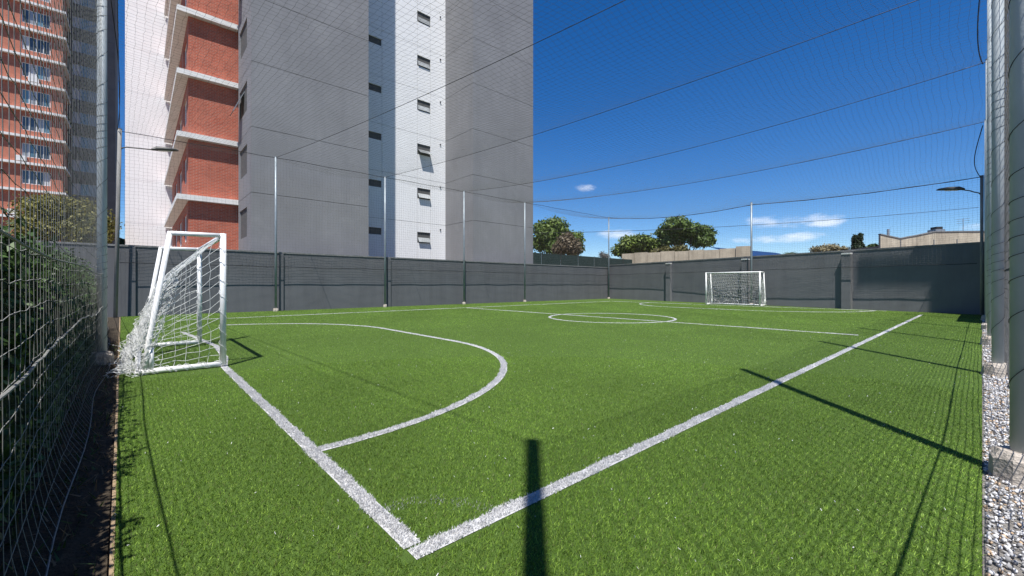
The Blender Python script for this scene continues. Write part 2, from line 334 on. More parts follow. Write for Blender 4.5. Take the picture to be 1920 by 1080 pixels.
for nm, lb, pts in LINES:
    A = np.array(pts); seg = np.linalg.norm(np.diff(A, axis=0), axis=1); cum = np.concatenate([[0], np.cumsum(seg)]); tot = cum[-1]
    m = int(tot*900)
    u = rng.uniform(0, tot, m); i = np.clip(np.searchsorted(cum, u)-1, 0, len(seg)-1); t = (u-cum[i])/seg[i]
    base = A[i]*(1-t[:,None]) + A[i+1]*t[:,None]; tg = (A[i+1]-A[i])/seg[i][:,None]; nn = np.stack([-tg[:,1], tg[:,0]], 1)
    off = rng.uniform(-.041, .041, m); Q = base + nn*(off + wob(base))[:,None]
    far = np.linalg.norm(Q, axis=1)               # worn, half-buried stretches farther out
    hid = (far > 13) & (np.sin(u*2.1+1.7*np.sin(u*.83)+len(pts)) > .25) & (rng.random(len(Q)) < .8); Q = Q[~hid]
    near = np.linalg.norm(Q, axis=1) < 7                         # thicken the pile where it is seen close up
    ex = np.repeat(Q[near], 3, axis=0) + rng.normal(0, .006, (3*near.sum(), 2)); Q = np.concatenate([Q, ex])
    gcol = rng.uniform(.55, .80, (len(Q), 1))*np.array([[1, 1, 1.0]])
    v, f, c = blades(Q, rng.uniform(.006, .012, len(Q)), .0065, .9, gcol, .006)
    # backing strip under the pile
    T = np.gradient(A, axis=0); T /= np.linalg.norm(T, axis=1, keepdims=True); Nn = np.stack([-T[:,1], T[:,0]], 1)
    s = MB()
    for j in range(len(A)-1):
        a0, a1, b0, b1 = A[j]-Nn[j]*.043, A[j]+Nn[j]*.043, A[j+1]-Nn[j+1]*.043, A[j+1]+Nn[j+1]*.043
        s.quad((*a0, .004), (*b0, .004), (*b1, .004), (*a1, .004))
    o = tag(s.build(nm, M['line_base']), kind='structure'); o['label'] = lb
    p = np_mesh('white_pile', v, f, M['white_blade'], o, c); p['kind'] = 'stuff'
m = 230; a_ = rng.uniform(R(92), R(176), m); r_ = .44 + rng.normal(0, .03, m); Q = np.stack([TX + np.cos(a_)*r_, GY0 + np.sin(a_)*r_], 1)
v, f, c = blades(Q, rng.uniform(.008, .014, m), .004, .8, rng.uniform(.35, .55, (m,1))*np.ones((1,3)), .004)
tag(np_mesh('corner_arc', v, f, M['white_blade'], None, c), 'faint worn white corner arc in the near corner', kind='structure')
# scraps of white fluff lying on the pile
m = 650; r_ = rng.uniform(1.6, 14, m); a_ = YAW + np.pi/2 + rng.uniform(-.9, .9, m); Q = np.stack([np.cos(a_)*r_, np.sin(a_)*r_], 1); Q = Q[inturf(Q)]
A0 = np.c_[Q, np.full(len(Q), .013)]; A1 = A0 + np.c_[rng.normal(0, .005, (len(Q), 2)), rng.uniform(0, .012, len(Q))]
v, f = seg_tubes(A0, A1, rng.uniform(.001, .0028, len(Q)))
tag(np_mesh('white_fluff', v, f, M['lint']), 'scattered white fluff scraps on the green turf', 'fluff', kind='stuff')

# ---- gravel stones
ico_v = []; ph = (1+5**.5)/2
for a_, b_ in ((-1,ph),(1,ph),(-1,-ph),(1,-ph)): ico_v.append((a_, b_, 0))
for a_, b_ in ((-1,ph),(1,ph),(-1,-ph),(1,-ph)): ico_v.append((0, a_, b_))
for a_, b_ in ((ph,-1),(ph,1),(-ph,-1),(-ph,1)): ico_v.append((a_, 0, b_))
ico_v = np.array(ico_v)/np.linalg.norm(ico_v[0])
ico_f = np.array([(0,11,5),(0,5,1),(0,1,7),(0,7,10),(0,10,11),(1,5,9),(5,11,4),(11,10,2),(10,7,6),(7,1,8),(3,9,4),(3,4,2),(3,2,6),(3,6,8),(3,8,9),(4,9,5),(2,4,11),(6,2,10),(8,6,7),(9,8,1)])
def pebbles(C, size, cols):
    n = len(C); q = rng.normal(size=(n,4)); q /= np.linalg.norm(q, axis=1, keepdims=True); w0,x0,y0,z0 = q.T
    Rm = np.stack([np.stack([1-2*(y0*y0+z0*z0), 2*(x0*y0-z0*w0), 2*(x0*z0+y0*w0)],1), np.stack([2*(x0*y0+z0*w0), 1-2*(x0*x0+z0*z0), 2*(y0*z0-x0*w0)],1), np.stack([2*(x0*z0-y0*w0), 2*(y0*z0+x0*w0), 1-2*(x0*x0+y0*y0)],1)],1)
    loc = ico_v[None]*(1+rng.uniform(-.28, .28, (n,12,1)))*np.stack([np.ones(n), rng.uniform(.6,.95,n), rng.uniform(.4,.7,n)],1)[:,None]
    v = np.einsum('nij,nkj->nki', Rm, loc)*size[:,None,None] + C[:,None]
    f = (ico_f[None] + (np.arange(n)*12)[:,None,None]).reshape(-1,3)
    return v.reshape(-1,3), f, np.repeat(np.c_[cols, np.ones(n)], 12, axis=0)
n_ = 17000; yy = np.where(rng.random(n_) < .7, rng.uniform(.6, 8, n_), rng.uniform(8, 25, n_)); xx = rng.uniform(.012, .62, n_)
big = np.where(yy > 8, 1.5, 1.0)
C = np.c_[xx, yy, rng.uniform(-.006, .012, n_)]
gc = np.array([.47, .465, .46])*rng.uniform(.5, 1.7, (n_,1)); tan = rng.random(n_) < .16; gc[tan] = np.array([.52, .38, .25])*rng.uniform(.6, 1.3, (tan.sum(),1)); gc = np.minimum(gc, .8)
v, f, c = pebbles(C, rng.uniform(.006, .0145, n_)*big, gc)
tag(np_mesh('gravel', v, f, M['stone'], None, c), 'pale grey and tan gravel strip beside the turf edge', 'gravel', kind='stuff')
# leaf litter and weeds on the soil by the hedge
n_ = 5000; xx = -rng.uniform(.3, 12, n_)**1.0; yy = yedge(xx) - .05 - rng.uniform(0, .9, n_)
Lc = np.where(rng.random((n_,1)) < .6, np.array([[.20, .13, .07]]), np.array([[.07, .12, .03]]))*rng.uniform(.5, 1.4, (n_,1))
v, f, c = blades(np.c_[xx, yy], rng.uniform(.03, .09, n_), .012, 1.0, Lc, -.004)
tag(np_mesh('leaf_litter', v, f, M['leaf'], None, c), 'dry leaf litter and weeds on the shaded soil under the hedge', 'litter', kind='stuff')

# ------------------------------------------------------------------ boundary walls
HWALL = 2.72
bw = thing('boundary_wall', (XW, 10, 0), 'charcoal painted boundary wall along the left side behind the row of thin poles', 'wall')
MB().box(XW-.22, XW, -14, CORN[1]+.3, -.03, HWALL-.07).build('wall_body', M['wall_dark'], bw)
MB().box(XW-.25, XW+.025, -14.02, CORN[1]+.32, HWALL-.068, HWALL).build('coping', M['wall_cap'], bw)
for y in (-.15, 4.95, 10.25):
    MB().box(XW+.001, XW+.07, y-.08, y+.08, -.03, HWALL-.07).build('pilaster', M['wall_dark'], bw)
fw = thing('boundary_wall', (-10, yfar(-10), 0), 'charcoal boundary wall across the far end behind the far goal', 'wall')
A_, B_ = (XW+.002, yfar(XW+.002)), (.9, yfar(.9))
MB().obox(A_, B_, 0, .22, -.03, HWALL+.13).build('wall_body', M['wall_far'], fw)
MB().obox(A_, B_, -.025, .25, HWALL+.132, HWALL+.20).build('coping', M['wall_cap'], fw)
for px in (1256, 1400, 1590):
    k_ = (px-CX)/F; dx_, dy_ = FW + k_*RT; d_ = 25.15/(dy_+.245*dx_); x_ = d_*dx_; hw = .19
    a = (x_-hw, yfar(x_-hw)); b = (x_+hw, yfar(x_+hw))
    p = MB().obox(a, b, -.21, -.003, -.03, HWALL-.02).build('pilaster', M['wall_far'], fw)
    MB().obox(a, b, -.235, -.003, HWALL-.018, HWALL+.05).build('pilaster_cap', M['slab'], p)
sw = thing('side_wall', (.6, 22, 0), 'brown block wall outside the net behind the right-hand poles', 'wall')
MB().box(.52, .74, 18.9, 24.9, -.03, 3.2).build('wall_body', M['brownwall'], sw)
MB().box(.49, .77, 18.88, 24.92, 3.202, 3.27).build('coping', M['wall_cap'], sw)

# ------------------------------------------------------------------ apartment building behind the left wall
def window(parent, plane, c0, c1, a0, a1, z0, z1, frame, glass, cols=2, rows=1, depth=.10, bar=.05, transom=None):
    """plane 'x+': wall faces +x at x=c0, opening a0..a1 in y;  plane 'y-': wall faces -y at y=c0, opening a0..a1 in x"""
    def bx(m, u0, u1, w0, w1, d0, d1):
        if plane == 'x+': m.box(c0+d0, c0+d1, u0, u1, w0, w1)
        else: m.box(u0, u1, c0-d1, c0-d0, w0, w1)
    f = MB()
    bx(f, a0, a1, z0, z0+bar, .004, .05); bx(f, a0, a1, z1-bar, z1, .004, .05)
    bx(f, a0, a0+bar, z0+bar, z1-bar, .004, .05); bx(f, a1-bar, a1, z0+bar, z1-bar, .004, .05)
    for i in range(1, cols):
        u = a0 + (a1-a0)*i/cols; bx(f, u-bar/2, u+bar/2, z0+bar, z1-bar, .004, .046)
    if transom:
        zz = z0+(z1-z0)*transom; bx(f, a0+bar, a1-bar, zz-bar/2, zz+bar/2, .004, .044)
    o = f.build('window', frame, parent)
    gl = glass if isinstance(glass, (list, tuple)) else [glass]
    for i in range(cols):
        g_ = MB(); u0 = a0+(a1-a0)*i/cols; u1 = a0+(a1-a0)*(i+1)/cols
        bx(g_, u0+.01, u1-.01, z0+.01, z1-.01, -.03, .018); g_.build('pane', gl[(i+int(z0)) % len(gl)], o)
    return o
def panel_openings(y0, y1, z0, z1, holes):
    """rectangles left of [y0,y1]x[z0,z1] after taking out holes (one hole at most per strip)"""
    out = []; cur = y0
    for h0, h1, hz0, hz1 in sorted(holes):
        if h0 > cur: out.append((cur, h0, z0, z1))
        out += [(h0, h1, z0, hz0), (h0, h1, hz1, z1)]; cur = h1
    if cur < y1: out.append((cur, y1, z0, z1))
    return out
ap = thing('apartment_building', (-30, 10, 0), 'tall grey, white and red brick apartment block behind the left wall', 'building')
SZ0, SH, NS = 2.47, 3.1, 11
XF, XR, XBK = -22.9, -26.3, -40.0
YA0, YA1, YB0, YB1 = 3.98, 9.65, 16.9, 22.6
zt = SZ0 + SH*NS
MB().box(XBK, XF-.06, YA0+.06, YA1-.06, -.03, zt).build('grey_core', M['joint'], ap)
MB().box(XBK+.1, XR-.06, YA1-.05, YB0+.05, -.03, zt-.1).build('white_core', M['joint'], ap)
MB().box(XBK, XF-.06, YB0+.06, YB1, -.03, zt).build('grey_core', M['joint'], ap)
J = .011
for s in range(-1, NS):
    z0 = SZ0 + SH*s + J; z1 = SZ0 + SH*(s+1) - J
    z0 = max(z0, -.03)
    MB().box(XF-.07, XF, YA0, YA1, z0, z1).build('facade_panel', M['fac_grey'], ap)                     # front of the near grey block
    wz0, wz1 = SZ0+SH*s+1.1, SZ0+SH*s+2.55                                                             # its end wall with one window
    m_ = MB()
    for (u0, u1, a, b) in panel_openings(XR+.01, XF-.072, z0, z1, [(-25.95, -23.95, wz0, wz1)] if s >= 0 else []): m_.box(u0, u1, YA0, YA0+.07, a, b)
    m_.build('facade_panel', M['fac_grey'], ap)
    if s >= 0:
        wo = window(ap, 'y-', YA0+.16, 0, -25.95, -23.95, wz0, wz1, M['frame_alu'], [M['glass'], M['glass_brown']], 2)
        if s in (2, 4): 
            q = MB(); q.hexa([(-25.0,YA0+.10,wz0+.1),(-24.0,YA0+.10,wz0+.1),(-24.0,YA0+.14,wz0+.1),(-25.0,YA0+.14,wz0+.1)] and [(-25.9,YA0-.45,wz0+.15),(-24.95,YA0-.45,wz0+.15),(-24.95,YA0-.41,wz0+.15),(-25.9,YA0-.41,wz0+.15),(-25.9,YA0+.08,wz1-.1),(-24.95,YA0+.08,wz1-.1),(-24.95,YA0+.12,wz1-.1),(-25.9,YA0+.12,wz1-.1)]); q.build('open_sash', M['frame_alu'], wo)
    # recessed white wall: three strips with one small window in each of two of them
    wl = (10.45, 11.95, SZ0+SH*s+2.02, SZ0+SH*s+2.47); wr = (14.6, 15.62, SZ0+SH*s+1.68, SZ0+SH*s+2.44)
    for (a, b, h) in ((YA1+.002, 11.98, wl), (12.0, 14.58, None), (14.6, 15.62, wr), (15.64, YB0-.002, None)):
        m_ = MB()
        for (u0, u1, p0, p1) in panel_openings(a, b, z0, z1, [h] if (h and s >= 0) else []):
            if h is wr: m_ = MB().box(XR-.07, XR, u0, u1, p0, p1); m_.build('facade_panel', M['fac_white'], ap)
            else: m_.box(XR-.07, XR, u0, u1, p0, p1)
        if h is not wr: m_.build('facade_panel', M['fac_white'], ap)
    if s >= 0:
        window(ap, 'x+', XR-.14, 0, wl[0], wl[1], wl[2], wl[3], M['frame_dark'], M['glass'], 2)
        wo = window(ap, 'x+', XR-.12, 0, wr[0], wr[1], wr[2], wr[3], M['frame_alu'], [M['glass_lt']], 1, transom=.5)
        o_ = (.17, .19, .40, .06, .08, .05, 0, .1, .12, .05, .08)[s]
        if o_:                                                     # awning sash pushed open
            zz = (wr[2]+wr[3])/2; zb = wr[2]+.06; q = MB()
            q.hexa([(XR-.05+o_, wr[0]+.05, zb), (XR-.02+o_, wr[0]+.05, zb), (XR-.02+o_, wr[1]-.05, zb), (XR-.05+o_, wr[1]-.05, zb), (XR-.06, wr[0]+.05, zz), (XR-.03, wr[0]+.05, zz), (XR-.03, wr[1]-.05, zz), (XR-.06, wr[1]-.05, zz)])
            q.build('open_sash', M['glass_lt'], wo)
        MB().tube([(XR+.002, 16.45, SZ0+SH*s+2.75), (XR+.06, 16.45, SZ0+SH*s+2.75)], .05, 8).build('vent', M['frame_dark'], ap)
    MB().box(XF-.07, XF, YB0, YB1, z0, z1).build('facade_panel', M['fac_grey'], ap)
    MB().box(XR+.012, XF-.072, YB0, YB0+.06, z0, z1).build('facade_panel', M['fac_grey'], ap)
    # brick bay with its oversailing white slab
    zb0 = SZ0+SH*s; YBR, XBR = 1.89, -26.6
    m_ = MB(); m_.box(XBR-.2, XBR, YBR, YA0+.05, max(zb0+.13, -.03), zb0+SH-.13)
    m_.build('brick_wall', M['brick'], ap)
    m_ = MB(); holes = [(-29.6, -27.6, zb0+1.0, zb0+2.5), (-33.2, -31.0, zb0+1.0, zb0+2.5), (-37, -35, zb0+1.0, zb0+2.5)]
    for (u0, u1, p0, p1) in panel_openings(XBK+.2, XBR-.202, max(zb0+.13, -.03), zb0+SH-.13, holes if s >= 0 else []): m_.box(u0, u1, YBR, YBR+.2, p0, p1)
    m_.build('brick_wall', M['brick'], ap)
    if s >= 0:
        for h in holes: window(ap, 'y-', YBR+.12, 0, *h, M['frame_white'], [M['glass'], M['glass_lt']], 2, bar=.07)
    sl = MB(); sl.box(XBK+.1, XBR+.30, 1.42, YA0-.003, zb0+SH-.128, zb0+SH+.128); sl.build('floor_slab', M['slab'], ap)
MB().box(XBK+.2, XBR-.25, YBR+.25, YA0+.02, -.03, zt).build('bay_core', M['joint'], ap)
for s in range(-1, NS+1):
    z0 = max(-.03, SZ0+SH*s+.006); MB().box(XBK-4, XBK, -.68, 6.0, z0, SZ0+SH*(s+1)-.006).build('facade_panel', M['fac_white'], ap)
MB().box(XBK-.3, XF-.02, YA0-.05, YB1+.05, zt+.005, zt+.5).build('parapet', M['fac_grey'], ap)

# ------------------------------------------------------------------ far apartment block on the left
fb = thing('apartment_building', (-72, -10, 0), 'distant red brick apartment block with white floor bands at the left edge', 'building')
XQ, ZB, SQ, NQ = -70.7, 8.7, 2.98, 11
for s in range(-3, NQ):
    z0 = ZB + SQ*s
    if z0 + SQ < 0: continue
    hs_ = [(-9.6, -7.45, z0+.75, z0+2.3), (-14.0, -11.25, z0+.75, z0+2.3), (-18.4, -16.2, z0+.75, z0+2.3)]
    m_ = MB()
    for (u0, u1, a, b) in panel_openings(-22, -6.5, max(-.03, z0+.13), z0+SQ-.13, hs_): m_.box(XQ-.2, XQ, u0, u1, a, b)
    m_.box(XQ-4.4, XQ-.2, -6.7, -6.5, max(-.03, z0+.13), z0+SQ-.13)
    m_.build('brick_wall', M['brick_far'], fb)
    for i, h in enumerate(hs_): window(fb, 'x+', XQ-.12, 0, *h, M['frame_white'], [[M['glass'], M['curtain'], M['glass_blue'], M['glass_lt']], [M['glass_blue'], M['glass'], M['glass'], M['glass_lt']], [M['glass_blue'], M['glass_blue'], M['glass_lt'], M['glass']], [M['glass'], M['glass'], M['glass'], M['curtain']], [M['glass_lt'], M['glass_blue'], M['glass'], M['glass']]][(s*3+i*2) % 5], 4, bar=.07)
    if s in (0, 2, 5): MB().box(XQ+.01, XQ+.32, -10.6+.3*s, -9.8+.3*s, z0+.25, z0+.8).build('air_conditioner', M['frame_white'], fb)
    MB().box(XQ-4.4, XQ+.42, -22.1, -6.2, z0+SQ-.128, z0+SQ+.128).build('floor_band', M['slab'], fb)
    hs2 = [(-6.1, -3.9, z0+.75, z0+2.2)]
    m_ = MB()
    for (u0, u1, a, b) in panel_openings(-6.45, -2.2, max(-.03, z0+.01), z0+SQ-.01, hs2): m_.box(XQ-4.7, XQ-4.5, u0, u1, a, b)
    m_.build('facade_panel', M['far_grey'], fb)
    window(fb, 'x+', XQ-4.64, 0, *hs2[0], M['frame_alu'], [M['curtain'], M['glass_blue'], M['glass_lt']], 3, bar=.07)
MB().box(XQ-14, XQ-.3, -22, -6.75, -.03, ZB+SQ*NQ).build('core', M['joint'], fb)
MB().box(XQ-14, XQ-4.8, -6.74, -2.2, -.03, ZB+SQ*NQ).build('core', M['far_grey'], fb)
MB().box(XQ-14, XQ+.1, -22.1, -2.2, ZB+SQ*NQ+.14, ZB+SQ*NQ+.6).build('parapet', M['slab'], fb)

# ------------------------------------------------------------------ buildings and walls beyond the far end
gs = thing('screen_fence', (-24.6, 30, 0), 'dark green shade-cloth fence behind the left wall beside the grey block', 'fence')
for i in range(7):
    y0 = 22.9+2.4*i
    MB().box(-24.66, -24.62, y0+.03, y0+2.37, -.03, 3.86).build('screen_panel', M['green_screen'], gs)
    MB().tube([(-24.6, y0, -.03), (-24.6, y0, 3.9)], .03, 8).build('post', M['frame_dark'], gs)
cw = thing('concrete_wall', (-20, 40, 0), 'weathered beige concrete panel wall beyond the far wall below the pines', 'wall')
a = at(1166, 45); b = at(1380, 38.6); c_ = at(1407, 37.9); t_ = (b-a)
for i in range(8):
    MB().obox(a+t_*(i/8)+.0, a+t_*((i+1)/8 - .003), 0, .25, -.03, 4.52+.06*(i % 2)).build('panel', M['beige'], cw)
MB().obox(b, c_, -.12, .4, -.03, 4.72).build('end_pier', M['beige'], cw)
sh = thing('shed', (-12, 48, 0), 'low shed with a blue sheet-metal roof behind the far wall', 'shed')
a = at(1412, 47); b = at(1530, 56); n_ = np.array((-(b-a)[1], (b-a)[0])); n_ /= np.linalg.norm(n_)
MB().obox(a, b, 0.1, 9, -.03, 3.9).build('wall', M['beige'], sh)
for i in range(18):
    p, q = a + (b-a)*i/18, a + (b-a)*(i+.97)/18; zz0, zz1 = 4.1, 5.75
    MB().hexa([(*(p-n_*.4), zz0), (*(q-n_*.4), zz0), (*(q+n_*5), zz1), (*(p+n_*5), zz1), (*(p-n_*.4), zz0+.06), (*(q-n_*.4), zz0+.06), (*(q+n_*5), zz1+.06), (*(p+n_*5), zz1+.06)]).build('roof_sheet', M['blue_roof'], sh)
ib = thing('industrial_building', (0, 60, 0), 'beige concrete industrial building with low gabled parapet behind the far right wall', 'building')
pts = [(1651, 440), (1688, 448), (1720, 442), (1752, 435.5), (1795, 435), (1850, 434.5), (1960, 434)]
D0, D1 = 47.0, 45.0
def ibp(px): return at(px, D0 + (D1-D0)*(px-1651)/310)
for i in range(len(pts)-1):
    (p0, y0), (p1, y1) = pts[i], pts[i+1]; a = ibp(p0); b = ibp(p1 - .35); n_ = np.array((-(b-a)[1], (b-a)[0])); n_ /= np.linalg.norm(n_)
    z0 = CAMH + (HZ-y0)/F*(D0 + (D1-D0)*(p0-1651)/310); z1 = CAMH + (HZ-y1)/F*(D0 + (D1-D0)*(p1-1651)/310)
    e = n_*.3
    MB().hexa([(*a, -.03), (*b, -.03), (*(b+e), -.03), (*(a+e), -.03), (*a, z0), (*b, z1), (*(b+e), z1), (*(a+e), z0)]).build('wall_panel', M['beige'], ib)
    MB().hexa([(*(a-e*.2), z0+.005), (*(b-e*.2), z1+.005), (*(b+e*1.2), z1+.005), (*(a+e*1.2), z0+.005), (*(a-e*.2), z0+.12), (*(b-e*.2), z1+.12), (*(b+e*1.2), z1+.12), (*(a+e*1.2), z0+.12)]).build('coping', M['wall_cap'], ib)
a = ibp(1653); b = ibp(1959); MB().obox(a, b, .35, 14, -.03, 5.6).build('roof_body', M['brownwall'], ib)
a = ibp(1768); b = ibp(1786); u = MB().obox(a, b, .9, 2.0, 5.6, 7.45).build('roof_unit', M['frame_alu'], ib); MB().obox(ibp(1771), ibp(1783), 1.0, 1.8, 7.452, 7.75).build('fan_cowl', M['frame_dark'], u)
a = ibp(1752); b = ibp(1768); MB().obox(a, b, 1.0, 1.8, 5.6, 7.05).build('roof_unit', M['frame_dark'], ib)
for px in (1690, 1752.5, 1796):
    q = ibp(px)-np.array((.06, .06)); MB().tube([(*q, -.03), (*q, 6.2)], .06, 8).build('downpipe', M['wall_cap'], ib)
q = ibp(1800)+np.array((.2, 1.5)); ae = MB().tube([(*q, 5.6), (*q, 8.6)], .03, 6).build('aerial_mast', M['frame_alu'], ib)
for zz in (8.1, 8.35, 8.55): MB().tube([(q[0]-.5, q[1], zz), (q[0]+.5, q[1], zz)], .015, 5).build('aerial_rod', M['frame_alu'], ae)
p = ibp(1661)+np.array((.1, .9)); MB().tube([(*p, 5.5), (*p, 7.5)], .12, 10).build('flue', M['frame_alu'], ib)
# tall block outside the frame whose shadow lies on the far right end of the wall
tb = thing('corner_tower', (8, 25, 0), 'tall block beyond the right-hand net, shading the right end of the far wall', 'building')
SX, SY, KK = SUNV.x/SUNV.z, SUNV.y/SUNV.z, 16.0
ex, ey = -1.55 + SX*KK, yfar(-1.55) + SY*KK
MB().box(ex, ex+9, ey, ey+12, -.03, 24).build('tower_body', M['fac_grey'], tb)
def tw(dx): return (ex-dx, ey+.02+.245*dx)
MB().obox(tw(2.55), tw(.03), 0, .07, KK+1.0, KK+2.2).build('projecting_board', M['fac_grey'], tb)

# ------------------------------------------------------------------ poles
def pole(name, x, y, h, r, m, label, cat='pole', group=None, foot=True, lace=False, cap=True, lean=(0,0), fs=1.0):
    t = thing(name, (x, y, 0), label, cat, group)
    MB().tube([(x, y, -.03), (x+lean[0]*.5, y+lean[1]*.5, h*.5), (x+lean[0], y+lean[1], h)], r, 16).build('shaft', m, t, smooth=True)
    if cap: MB().tube([(x+lean[0], y+lean[1], h+.001), (x+lean[0], y+lean[1], h+.02)], r*1.06, 16).build('cap', m, t)
    if foot:
        rr = .135*fs; k = 9
        ring = lambda q, z, ph_: [(x+q*math.cos(2*math.pi*i/k+ph_)*random.uniform(.9, 1.1), y+q*math.sin(2*math.pi*i/k+ph_)*random.uniform(.9, 1.1), z+random.uniform(-.012, .012)) for i in range(k)]
        mbb = MB(); r0, r1, r2 = ring(rr*1.12, -.03, .2), ring(rr*1.02, .13*fs, .2), ring(rr*.8, .175*fs, .2)
        mbb.v = r0+r1+r2
        for i in range(k):
            j = (i+1) % k; mbb.f += [(i, j, k+j, k+i), (k+i, k+j, 2*k+j, 2*k+i)]
        mbb.f += [tuple(2*k+i for i in range(k))]
        mbb.build('footing', M['concrete'], t)
    if lace:                                   # net lacing cord wound round the shaft
        ln = []; z = .35; aa = 0
        while z < h-.1:
            aa += .42; z += .019 + .012*math.sin(z*3.1)
            ln.append((x+(r+.003)*math.cos(aa), y+(r+.003)*math.sin(aa), z))
        A0, B0 = poly_segs([np.array(ln)]); strands('lacing_cord', A0, B0, .0022, M['rope_dark'], t)
    return t
ordl = ['first', 'second', 'third', 'fourth', 'fifth']
RP = [(.170, 4.05, 7.45), (.140, 8.45, 7.45), (.125, 12.65, 7.45), (.12, 16.9, 7.2), (.115, 21.3, 6.75)]
for i, (x, y, h) in enumerate(RP):
    pole('net_pole', x, y, h, .056, M['galv'], f'galvanised net pole on a concrete footing, {ordl[i]} along the gravel strip from the front', 'pole', 'poles on the gravel strip', lace=i < 3)
pole('net_pole', .115, -.075, 7.4, .057, M['galv'], 'corner net pole behind the viewpoint that throws the broad shadow across the corner', 'pole')
LPX = -21.33
LPY = [onX(px, LPX)[1] for px in (517, 722, 870, 984, 1143)]
for i, y in enumerate(LPY):
    y = min(y, yfar(LPX)-.2)
    pole('net_pole', LPX, y, 7.0, .047, M['galv_thin'], f'thin pale net pole against the left charcoal wall, {ordl[i]} counting from the near goal', 'pole', 'poles along the left wall', fs=.75)
LPY[-1] = min(LPY[-1], yfar(LPX)-.2)
fpx = 1409; k_ = (fpx-CX)/F; dv = FW + k_*RT; d_ = 24.75/(dv[1]+.245*dv[0]); FP = dv*d_
pole('net_pole', FP[0], FP[1], 1.2+154/F*d_, .05, M['galv_thin'], 'thin net pole against the far wall behind the far goal', 'pole', fs=.7)
GP = (-8.94, -.41)
pole('net_pole', GP[0], GP[1], 7.2, .058, M['galv'], 'thick galvanised net pole beside the hedge behind the near goal', 'pole', lace=True)
# lamp poles
def lamp_pole(x, y, h, za, dirv, ln, rise, label, lean=(0,0), r=.06):
    t = pole('lamp_pole', x, y, h, r, M['pole_grey'], label, 'street lamp', None, foot=False, lean=lean)
    d = Vector((*dirv, 0)).normalized(); b = Vector((x+lean[0]*za/h, y+lean[1]*za/h, za))
    arm = [b, b+d*.08+Vector((0,0,.12)), b+d*.2+Vector((0,0,.17)), b+d*ln*.6+Vector((0,0,.17+rise*.5)), b+d*ln+Vector((0,0,.17+rise))]
    MB().tube(arm, .022, 8).build('arm', M['lamp'], t, smooth=True)
    e = arm[-1]; s_ = d.cross(Vector((0,0,1))); up = Vector((0,0,1)); tilt = Vector((0,0,.14))
    hb = MB(); prof = [(-.10, .045, .05), (.05, .11, .12), (.38, .13, .10), (.64, .10, .05), (.72, .03, .01)]
    n0 = 0
    for (u, wd, th_) in prof:
        c = e + d*u + tilt*u
        hb.v += [tuple(c - s_*wd), tuple(c - s_*wd*.75 + up*th_), tuple(c + s_*wd*.75 + up*th_), tuple(c + s_*wd), tuple(c + s_*wd*.8 - up*.015), tuple(c - s_*wd*.8 - up*.015)]
    for i in range(len(prof)-1):
        for j in range(6): hb.f.append((i*6+j, i*6+(j+1) % 6, (i+1)*6+(j+1) % 6, (i+1)*6+j))
    hb.f += [tuple(range(6)), tuple((len(prof)-1)*6+i for i in reversed(range(6)))]
    hd = hb.build('lamp_head', M['lamp'], t, smooth=True)
    c0 = e + d*.1 - up*.017 + tilt*.1; c1 = e + d*.48 - up*.017 + tilt*.48
    lp = MB(); lp.hexa([tuple(c0-s_*.06-up*.02), tuple(c1-s_*.06-up*.02), tuple(c1+s_*.06-up*.02), tuple(c0+s_*.06-up*.02), tuple(c0-s_*.06), tuple(c1-s_*.06), tuple(c1+s_*.06), tuple(c0+s_*.06)]); lp.build('lens', M['lamp_glass'], hd)
    return t
lamp_pole(-21.2, -.62, 6.95, 6.15, (.1, 1), 1.0, .05, 'weathered lamp pole with an angled lamp head, beside the left wall behind the near goal', lean=(0, .12))
lamp_pole(.0, 24.85, 5.5, 4.72, (-1, 0), .55, .16, 'lamp pole with a short arm at the far right corner of the turf', r=.05)

# ------------------------------------------------------------------ overhead cables and nets
RE = [(.115, -.075, 7.35)] + [(x, y, h-.05) for x, y, h in RP] + [(.0, 24.8, 5.45)]
LE = [(-21.2, -.5, 6.9)] + [(LPX, y, 6.97) for y in LPY[:4]] + [(LPX, 25.7, 6.95), (LPX, LPY[4], 6.95)]
# left pole i joins right pole i+1
SPAN = [((LE[0][0], LE[0][1], LE[0][2]), RE[0], .25), (LE[1], RE[2], .25), (LE[2], RE[3], .3), (LE[3], RE[4], .55), (LE[4], RE[5], .5), (LE[6], RE[6], .65)]
def span_pt(i, t):
    a, b, s = SPAN[i]; x = a[0]+(b[0]-a[0])*t; y = a[1]+(b[1]-a[1])*t; z = a[2]+(b[2]-a[2])*t - s*4*t*(1-t)
    if i == len(SPAN)-1:                       # far edge is held up by the pole behind the far goal
        tm = (FP[0]-a[0])/(b[0]-a[0]); zm = 1.2+150/F*d_
        if t < tm: u = t/tm; z = a[2]+(zm-a[2])*u - .35*4*u*(1-u); y = a[1]+(FP[1]-a[1])*u
        else: u = (t-tm)/(1-tm); z = zm+(b[2]-zm)*u - .12*4*u*(1-u); y = FP[1]+(b[1]-FP[1])*u
    return np.array((x, y, z))
where = ['along the hedge side', 'from the first wall pole', 'from the second wall pole', 'from the third wall pole', 'from the fourth wall pole', 'along the far end']
for i in range(len(SPAN)):
    pts_ = [span_pt(i, t) for t in np.linspace(0, 1, 41)]
    tag(MB().tube(pts_, .009 if i < 5 else .014, 6).build('overhead_cable', M['cable'], smooth=True), f'dark overhead net cable spanning the pitch {where[i]}', 'cable', 'overhead net cables')
NT, MESH = 143, .15
tt = np.linspace(0, 1, NT); rows = []
cab = np.array([[span_pt(i, t) for t in tt] for i in range(len(SPAN))])
